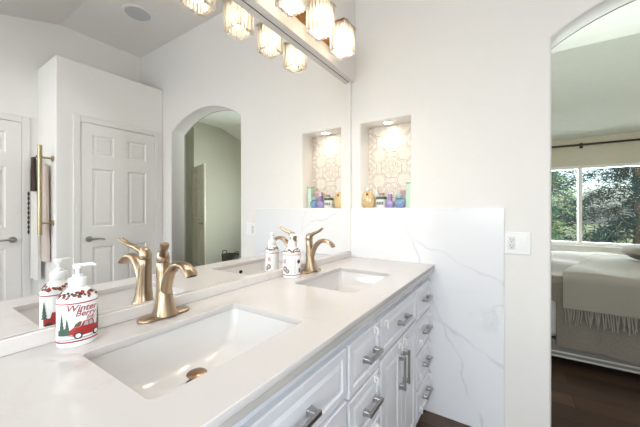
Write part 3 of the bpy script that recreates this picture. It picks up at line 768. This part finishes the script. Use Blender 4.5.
for k in range(5):
    a = -PI / 2 + (k - 2) * .32
    R_ = .0364; pts = [(R_ * math.cos(a + da), R_ * math.sin(a + da), z) for da, z in ((-.1, .02), (.1, .02), (.1, .04), (-.1, .04))]
    bm.faces.new([bm.verts.new(p) for p in pts])
part_label(obj('label_print', bm, M['dark'], j, weld=False), 'dark printed blocks round the jar')
jar('small pot with dusty pink lid stacked on the green-lidded jar', (.216, 1.935, NB + .0765), .017, .008, .016, M['pinklid'], 'balm_pot')
t = thing('perfume_bottle', 'purple glass perfume bottle with tall square violet cap in the niche', 'perfume bottle', (.277, 1.925, NB), 0, G)
bm = bmesh.new(); loft(bm, [ell(0, 0, z, a, b_, 28, 2.4) for z, a, b_ in ((0, .022, .014), (.003, .027, .018), (.03, .031, .02), (.043, .027, .018), (.05, .012, .011))]); obj('flask', bm, M['purple'], t, smooth=True)
obj('cap', bxm(-.012, .012, -.010, .010, .050, .092), M['purplecap'], t, bevel=.002)
t = thing('perfume_bottle', 'round blue glass perfume bottle with teal cap in the niche', 'perfume bottle', (.342, 1.93, NB), 0, G)
bm = bmesh.new(); loft(bm, [ell(0, 0, z, a, b_, 30) for z, a, b_ in ((0, .022, .016), (.003, .027, .020), (.022, .036, .025), (.042, .036, .025), (.056, .027, .019), (.061, .017, .014))]); obj('flask', bm, M['blue'], t, smooth=True)
bm = bmesh.new(); lathe(bm, [(.024, .061), (.026, .063), (.026, .088), (.024, .090)], n=26); obj('cap', bm, M['teal'], t, smooth=True)
o = obj('perfume_carton', bxm(-.034, .034, -.015, .015, 0, .125), M['pinkbox'], None, loc=(.343, 1.99, NB), bevel=.001); tag(o, 'pale pink carton standing behind the blue bottle in the niche', 'carton', G)
part_label(obj('carton_panel', bxm(-.012, .0345, -.0156, -.0149, .088, .118), mat('rose_print', lin(204, 160, 172), .5), o), 'rose coloured panel')
o = obj('cosmetics_carton', bxm(-.019, .019, -.019, .019, 0, .158), M['mint'], None, loc=(.399, 1.96, NB), bevel=.001); tag(o, 'tall mint green carton, rightmost in the niche', 'carton', G)
part_label(obj('carton_top', bxm(-.0195, .0195, -.0195, .0195, .158, .166), M['mintdark'], o), 'deeper green top edge')

# ------------------------------------------------------------------ ceiling speaker
cs = thing('ceiling_speaker', 'round grey ceiling speaker with white rim seen in the mirror', 'speaker', (2.085, 1.44, 3.14))
bm = bmesh.new(); lathe(bm, [(.135, -.0005), (.133, -.008), (.112, -.010), (.110, -.0005)], n=40); obj('rim', bm, M['trim'], cs, smooth=True)
bm = bmesh.new(); lathe(bm, [(.110, -.0007), (.110, -.006), (.06, -.008), (.01, -.0085)], n=40); obj('grille', bm, M['grey_mesh'], cs, smooth=True)

# ------------------------------------------------------------------ towel rail and hangings on the closet block's near side (seen in the mirror)
RX, RY = 2.50, .825
tr = thing('towel_rail', 'vertical champagne metal towel rail with two standoffs on the closet side', 'towel rail', (RX, BYN, 1.40))
bm = bmesh.new(); tube(bm, [(0, RY - BYN, -.395), (0, RY - BYN, .395)], .017, 18); obj('bar', bm, M['towelbrass'], tr, smooth=True)
for z in (-.29, .29):
    bm = bmesh.new(); tube(bm, [(0, -.0005, z), (0, RY - BYN, z)], .009, 14); st = obj('standoff', bm, M['towelbrass'], tr, smooth=True)
    bm = bmesh.new(); tube(bm, [(0, -.0005, z), (0, -.012, z)], .026, 20); obj('rosette', bm, M['towelbrass'], st, smooth=True)
def hanging(name, m, x0, x1, z0, z1, y, label, cat, th=.012, waves=3, amp=.01, taper=.0, bevel=.004):
    bm = bmesh.new(); N = 24; R = []
    for i in range(13):
        f = i / 12; z = z1 + (z0 - z1) * f; ring = []
        sq = 1 - taper * (1 - f)
        xm = (x0 + x1) / 2
        front_ = [((xm + (x0 + (x1 - x0) * k / N - xm) * sq), y + amp * f ** .5 * math.sin(waves * 2 * PI * k / N + 1.5 * f)) for k in range(N + 1)]
        ring = [(x, yy - th / 2, z) for x, yy in front_] + [(x, yy + th / 2, z) for x, yy in front_[::-1]]
        R.append(ring)
    loft(bm, R)
    o = obj(name, bm, m, None, smooth=True)
    return tag(o, label, cat, None)
hanging('hand_towel', M['towel_pink'], 2.545, 2.65, .76, 1.64, .885, 'pale pink towel hanging behind the metal rail', 'towel', .02, 3, .010, .3)
hanging('bath_towel', M['towel_white'], 2.705, 2.90, .58, 1.70, .862, 'long white towel hanging left of the rail beside the far door', 'towel', .02, 2, .010, .1)
hanging('striped_cloth', M['towel_dark'], 2.665, 2.765, 1.40, 1.71, .832, 'small brown striped cloth hanging over the white towel top beside the rail', 'cloth', .016, 2, .006, .2)
bm = bmesh.new()
for k in range(9): loft(bm, [ell(0, 0, z + .045 * k, r, r, 8) for z, r in ((-.024, .003), (-.012, .006), (0, .009), (.012, .006), (.021, .003))])
bs = obj('beaded_strap', bm, M['bronze'], None, loc=(2.865, .832, 1.02), smooth=True, weld=False); tag(bs, 'dark knotted strap hanging at the left edge of the white towel', 'strap')
bm = bmesh.new(); tube(bm, [(0, 0, 0), (0, -.02, 0), (0, -.022, .015)], .006, 10); o = obj('wall_hook', bm, M['bronze'], None, loc=(2.90, BYN - .0005, 1.74)); tag(o, 'tiny dark hook on the wall above the white towel', 'hook')

# ------------------------------------------------------------------ bedroom: bed, throw, curtain rod
BY0, BY1, BX0, BX1 = 2.93, 4.85, .05, 2.25
bed = thing('bed', 'large bed with grey quilt and grey rail under the bedroom window', 'bed', (BX0, BY0, 0))
bm = bxm(0, BX1 - BX0, 0, .05, .085, .215); box(bm, 0, BX1 - BX0, BY1 - BY0 - .05, BY1 - BY0, .085, .215); box(bm, 0, .05, .05, BY1 - BY0 - .05, .085, .215); box(bm, .05, BX1 - BX0, .05, BY1 - BY0 - .05, .17, .2)
rail = obj('rail', bm, M['bedrail'], bed, weld=False, bevel=.004)
bm = bmesh.new()
for z in (.092, .125): box(bm, -.004, BX1 - BX0, -.008, .0, z, z + .012)
part_label(obj('rail_moulding', bm, M['bedtrim'], rail, weld=False, bevel=.002), 'pale moulding lines along the rail')
for x in (.1, BX1 - BX0 - .1):
    for y in (.15, BY1 - BY0 - .1): obj('leg', bxm(x - .03, x + .03, y - .03, y + .03, .0005, .17), M['bedrail'], bed)
obj('mattress', bxm(.03, BX1 - BX0, .03, BY1 - BY0 - .03, .22, .64), M['sheet'], bed, bevel=.05, seg=4)
def draped(x0, x1, ytop1, ztop, yfront, zbot, th, seedv, wav=.012, rtop=.06, nx=60, corner=None):
    """cloth lying on the bed top and hanging down its near side, closed solid of thickness th (world coordinates)"""
    rnd = random.Random(seedv); ph = [rnd.uniform(0, 6.28) for _ in range(6)]
    path = []
    NY = 22
    for i in range(NY + 1): path.append((ytop1 + (yfront + rtop - ytop1) * i / NY, ztop, 0))
    for i in range(1, 7): a = PI / 2 * i / 6; path.append((yfront + rtop - rtop * math.sin(a), ztop - rtop + rtop * math.cos(a), 0))
    for i in range(1, 15): path.append((yfront, ztop - rtop - (ztop - rtop - zbot) * i / 14, i / 14))
    bm = bmesh.new(); top, bot = [], []
    for (y, z, hang) in path:
        rt, rb = [], []
        for k in range(nx + 1):
            u = k / nx; xa = x0(y, z) if callable(x0) else x0
            x = xa + (x1 - xa) * u
            w = wav * (math.sin(x * 9 + ph[0] + y * 2) * .5 + math.sin(x * 17 + ph[1] - z * 3) * .3 + math.sin(y * 7 + x * 4 + ph[2]) * .5)
            if hang > 0 or z < ztop - .02:
                p = (x, y - abs(w) * hang * 1.6, z + (w * .6 if hang > .95 else 0)); q = (p[0], p[1] + th, p[2])
            else:
                p = (x, y, z + w); q = (x, y, z + w - th)
            rt.append(bm.verts.new(p)); rb.append(bm.verts.new(q))
        top.append(rt); bot.append(rb)
    n_, m_ = len(path), nx + 1
    for i in range(n_ - 1):
        for k in range(nx):
            bm.faces.new((top[i][k], top[i][k + 1], top[i + 1][k + 1], top[i + 1][k])); bm.faces.new((bot[i][k], bot[i + 1][k], bot[i + 1][k + 1], bot[i][k + 1]))
    for i in range(n_ - 1):
        bm.faces.new((top[i][0], top[i + 1][0], bot[i + 1][0], bot[i][0])); bm.faces.new((top[i][nx], bot[i][nx], bot[i + 1][nx], top[i + 1][nx]))
    for k in range(nx):
        bm.faces.new((top[0][k], bot[0][k], bot[0][k + 1], top[0][k + 1])); bm.faces.new((top[-1][k], top[-1][k + 1], bot[-1][k + 1], bot[-1][k]))
    return bm
def off(bm, d):
    for vv in bm.verts: vv.co += Vector(d)
    return bm
def quilt_edge(y, z): return .12 + 1.13 * min(1, max(0, (.66 - z) / .12)) ** .6
q = off(draped(quilt_edge, BX1 + .02, BY1 - .02, .715, 2.90, .185, .03, 3, .020), (-BX0, -BY0, 0))
obj('quilt', q, M['quilt'], bed, smooth=True)
tx = lambda y, z: 1.285 + (max(0, y - 2.9) * .28)
tb = obj('throw_blanket', draped(tx, 2.24, 4.3, .752, 2.868, .49, .012, 11, .013), M['throw'], None, smooth=True)
tag(tb, 'beige ribbed knit throw with fringe draped over the near side of the bed', 'blanket')
bm = bmesh.new(); rnd = random.Random(5); x = 1.295
while x < 2.23:
    ln = rnd.uniform(.095, .13); dx = rnd.uniform(-.014, .014); y = 2.862 + rnd.uniform(-.008, .004)
    tube(bm, [(x, y, .498), (x + dx * .4, y - .006, .498 - ln * .5), (x + dx, y - .003, .498 - ln)], [.0035, .0045, .003], 5); x += rnd.uniform(.010, .017)
fr = obj('fringe', bm, M['throw'], tb, smooth=True, weld=False); fr['kind'] = 'stuff'
p_ = thing('bed_pillow', 'grey pillow at the right end of the bed by the frame edge', 'pillow', (2.06, 3.93, .785))
bm = bmesh.new(); loft(bm, [ell(0, 0, z, a, b_, 32, 3.2) for z, a, b_ in ((-.005, .16, .24), (.02, .20, .30), (.05, .21, .32), (.085, .19, .29), (.11, .12, .2))]); obj('pillow_body', bm, M['quilt'], p_, smooth=True)

cr = thing('curtain_rod', 'dark bronze curtain rod on brackets above the bedroom window', 'curtain rod', (1.9, WY, 2.245))
bm = bmesh.new(); tube(bm, [(-1.9, -.09, 0), (1.9, -.09, 0)], .016, 14); obj('rod', bm, M['bronze'], cr, smooth=True)
for x in (-1.5, -.03, 1.5):
    bm = bxm(x - .012, x + .012, -.10, -.0005, -.012, .006); box(bm, x - .02, x + .02, -.014, -.0005, -.045, .04); obj('bracket', bm, M['bronze'], cr, weld=False)
b_ = thing('floor_basket', 'small dark basket on the bedroom floor reflected at the arch edge', 'basket', (3.98, 4.15, 0))
bm = bmesh.new(); loft(bm, [ell(0, 0, z, r, r, 28) for z, r in ((.0005, .13), (.1, .16), (.3, .18), (.30, .165), (.1, .145), (.02, .12))]); obj('basket_body', bm, M['basket'], b_, smooth=True)
for s in (-1, 1): obj('basket_handle', tube(bmesh.new(), [(s * .17, -.06, .29), (s * .19, -.04, .36), (s * .19, .04, .36), (s * .17, .06, .29)], .01, 8), M['basket'], b_, smooth=True)

# ------------------------------------------------------------------ garden outside the bedroom window
struct('ground', bxm(-25, 30, WY + .5, 40, -.5, -.3), M['grass'])
def tree(name, label, cat, x, y, h, r, n, m, seedv, conifer=True, ls=.11):
    t = thing(name, label, cat, (x, y, -.3), 0, 'trees outside the bedroom window'); rnd = random.Random(seedv)
    bm = bmesh.new(); tube(bm, [(0, 0, 0), (.05, 0, h * .3), (-.04, .03, h * .6), (0, 0, h * .97)], [r * .05, r * .04, r * .03, .015], 10)
    tips = []
    nb = 46 if conifer else 30
    for k in range(nb):
        f = .08 + .9 * k / nb; a = k * 2.4; z = h * f
        ln = r * (1 - .75 * f) * rnd.uniform(.75, 1.15) if conifer else r * math.sin(PI * min(.95, f)) * rnd.uniform(.6, 1.1)
        p0 = Vector((0, 0, z)); p1 = Vector((math.cos(a) * ln * .5, math.sin(a) * ln * .5, z + .06)); p2 = Vector((math.cos(a) * ln, math.sin(a) * ln, z + (-.18 if conifer else .25) * ln))
        tube(bm, [p0, p1, p2], [.016, .010, .005], 5); tips.append((p0, p1, p2))
    obj('trunk', bm, M['bark'], t, smooth=True, weld=False)
    bm = bmesh.new()
    for _ in range(n):
        p0, p1, p2 = rnd.choice(tips); s = rnd.uniform(.15, 1.05)
        c = (p0.lerp(p1, s * 2) if s < .5 else p1.lerp(p2, s * 2 - 1)) + Vector((rnd.gauss(0, .11), rnd.gauss(0, .11), rnd.gauss(-.03, .09)))
        d = Vector((rnd.gauss(0, 1), rnd.gauss(0, 1), rnd.gauss(-.2, .6))).normalized(); w = d.cross(Vector((rnd.gauss(0, 1), rnd.gauss(0, 1), rnd.gauss(0, 1)))).normalized()
        a_ = ls * rnd.uniform(.6, 1.5); b2 = ls * (.16 if conifer else .42)
        bm.faces.new([bm.verts.new(c + d * a_ * q + w * b2 * r_) for q, r_ in ((-.5, 0), (0, -.5), (.5, 0), (0, .5))])
    fo = obj('foliage', bm, m, t, weld=False)
    return t
tree('pine_tree', 'dark blue green pine filling the right window pane', 'tree', 3.25, 9.3, 5.6, 2.0, 24000, M['leaf2'], 1, True, .13)
tree('pine_tree', 'loose green pine left of the window mullion', 'tree', 2.05, 13.6, 5.2, 1.35, 7000, M['leaf'], 2, True, .15)
tree('broadleaf_tree', 'sunlit yellow green tree behind the loose pine', 'tree', 2.5, 18.5, 3.4, 1.5, 2600, M['leaf3'], 3, False, .13)
tree('pine_tree', 'far dark pine seen between the nearer trees', 'tree', 5.6, 15.5, 7.0, 2.2, 9000, M['leaf2'], 4, True, .2)
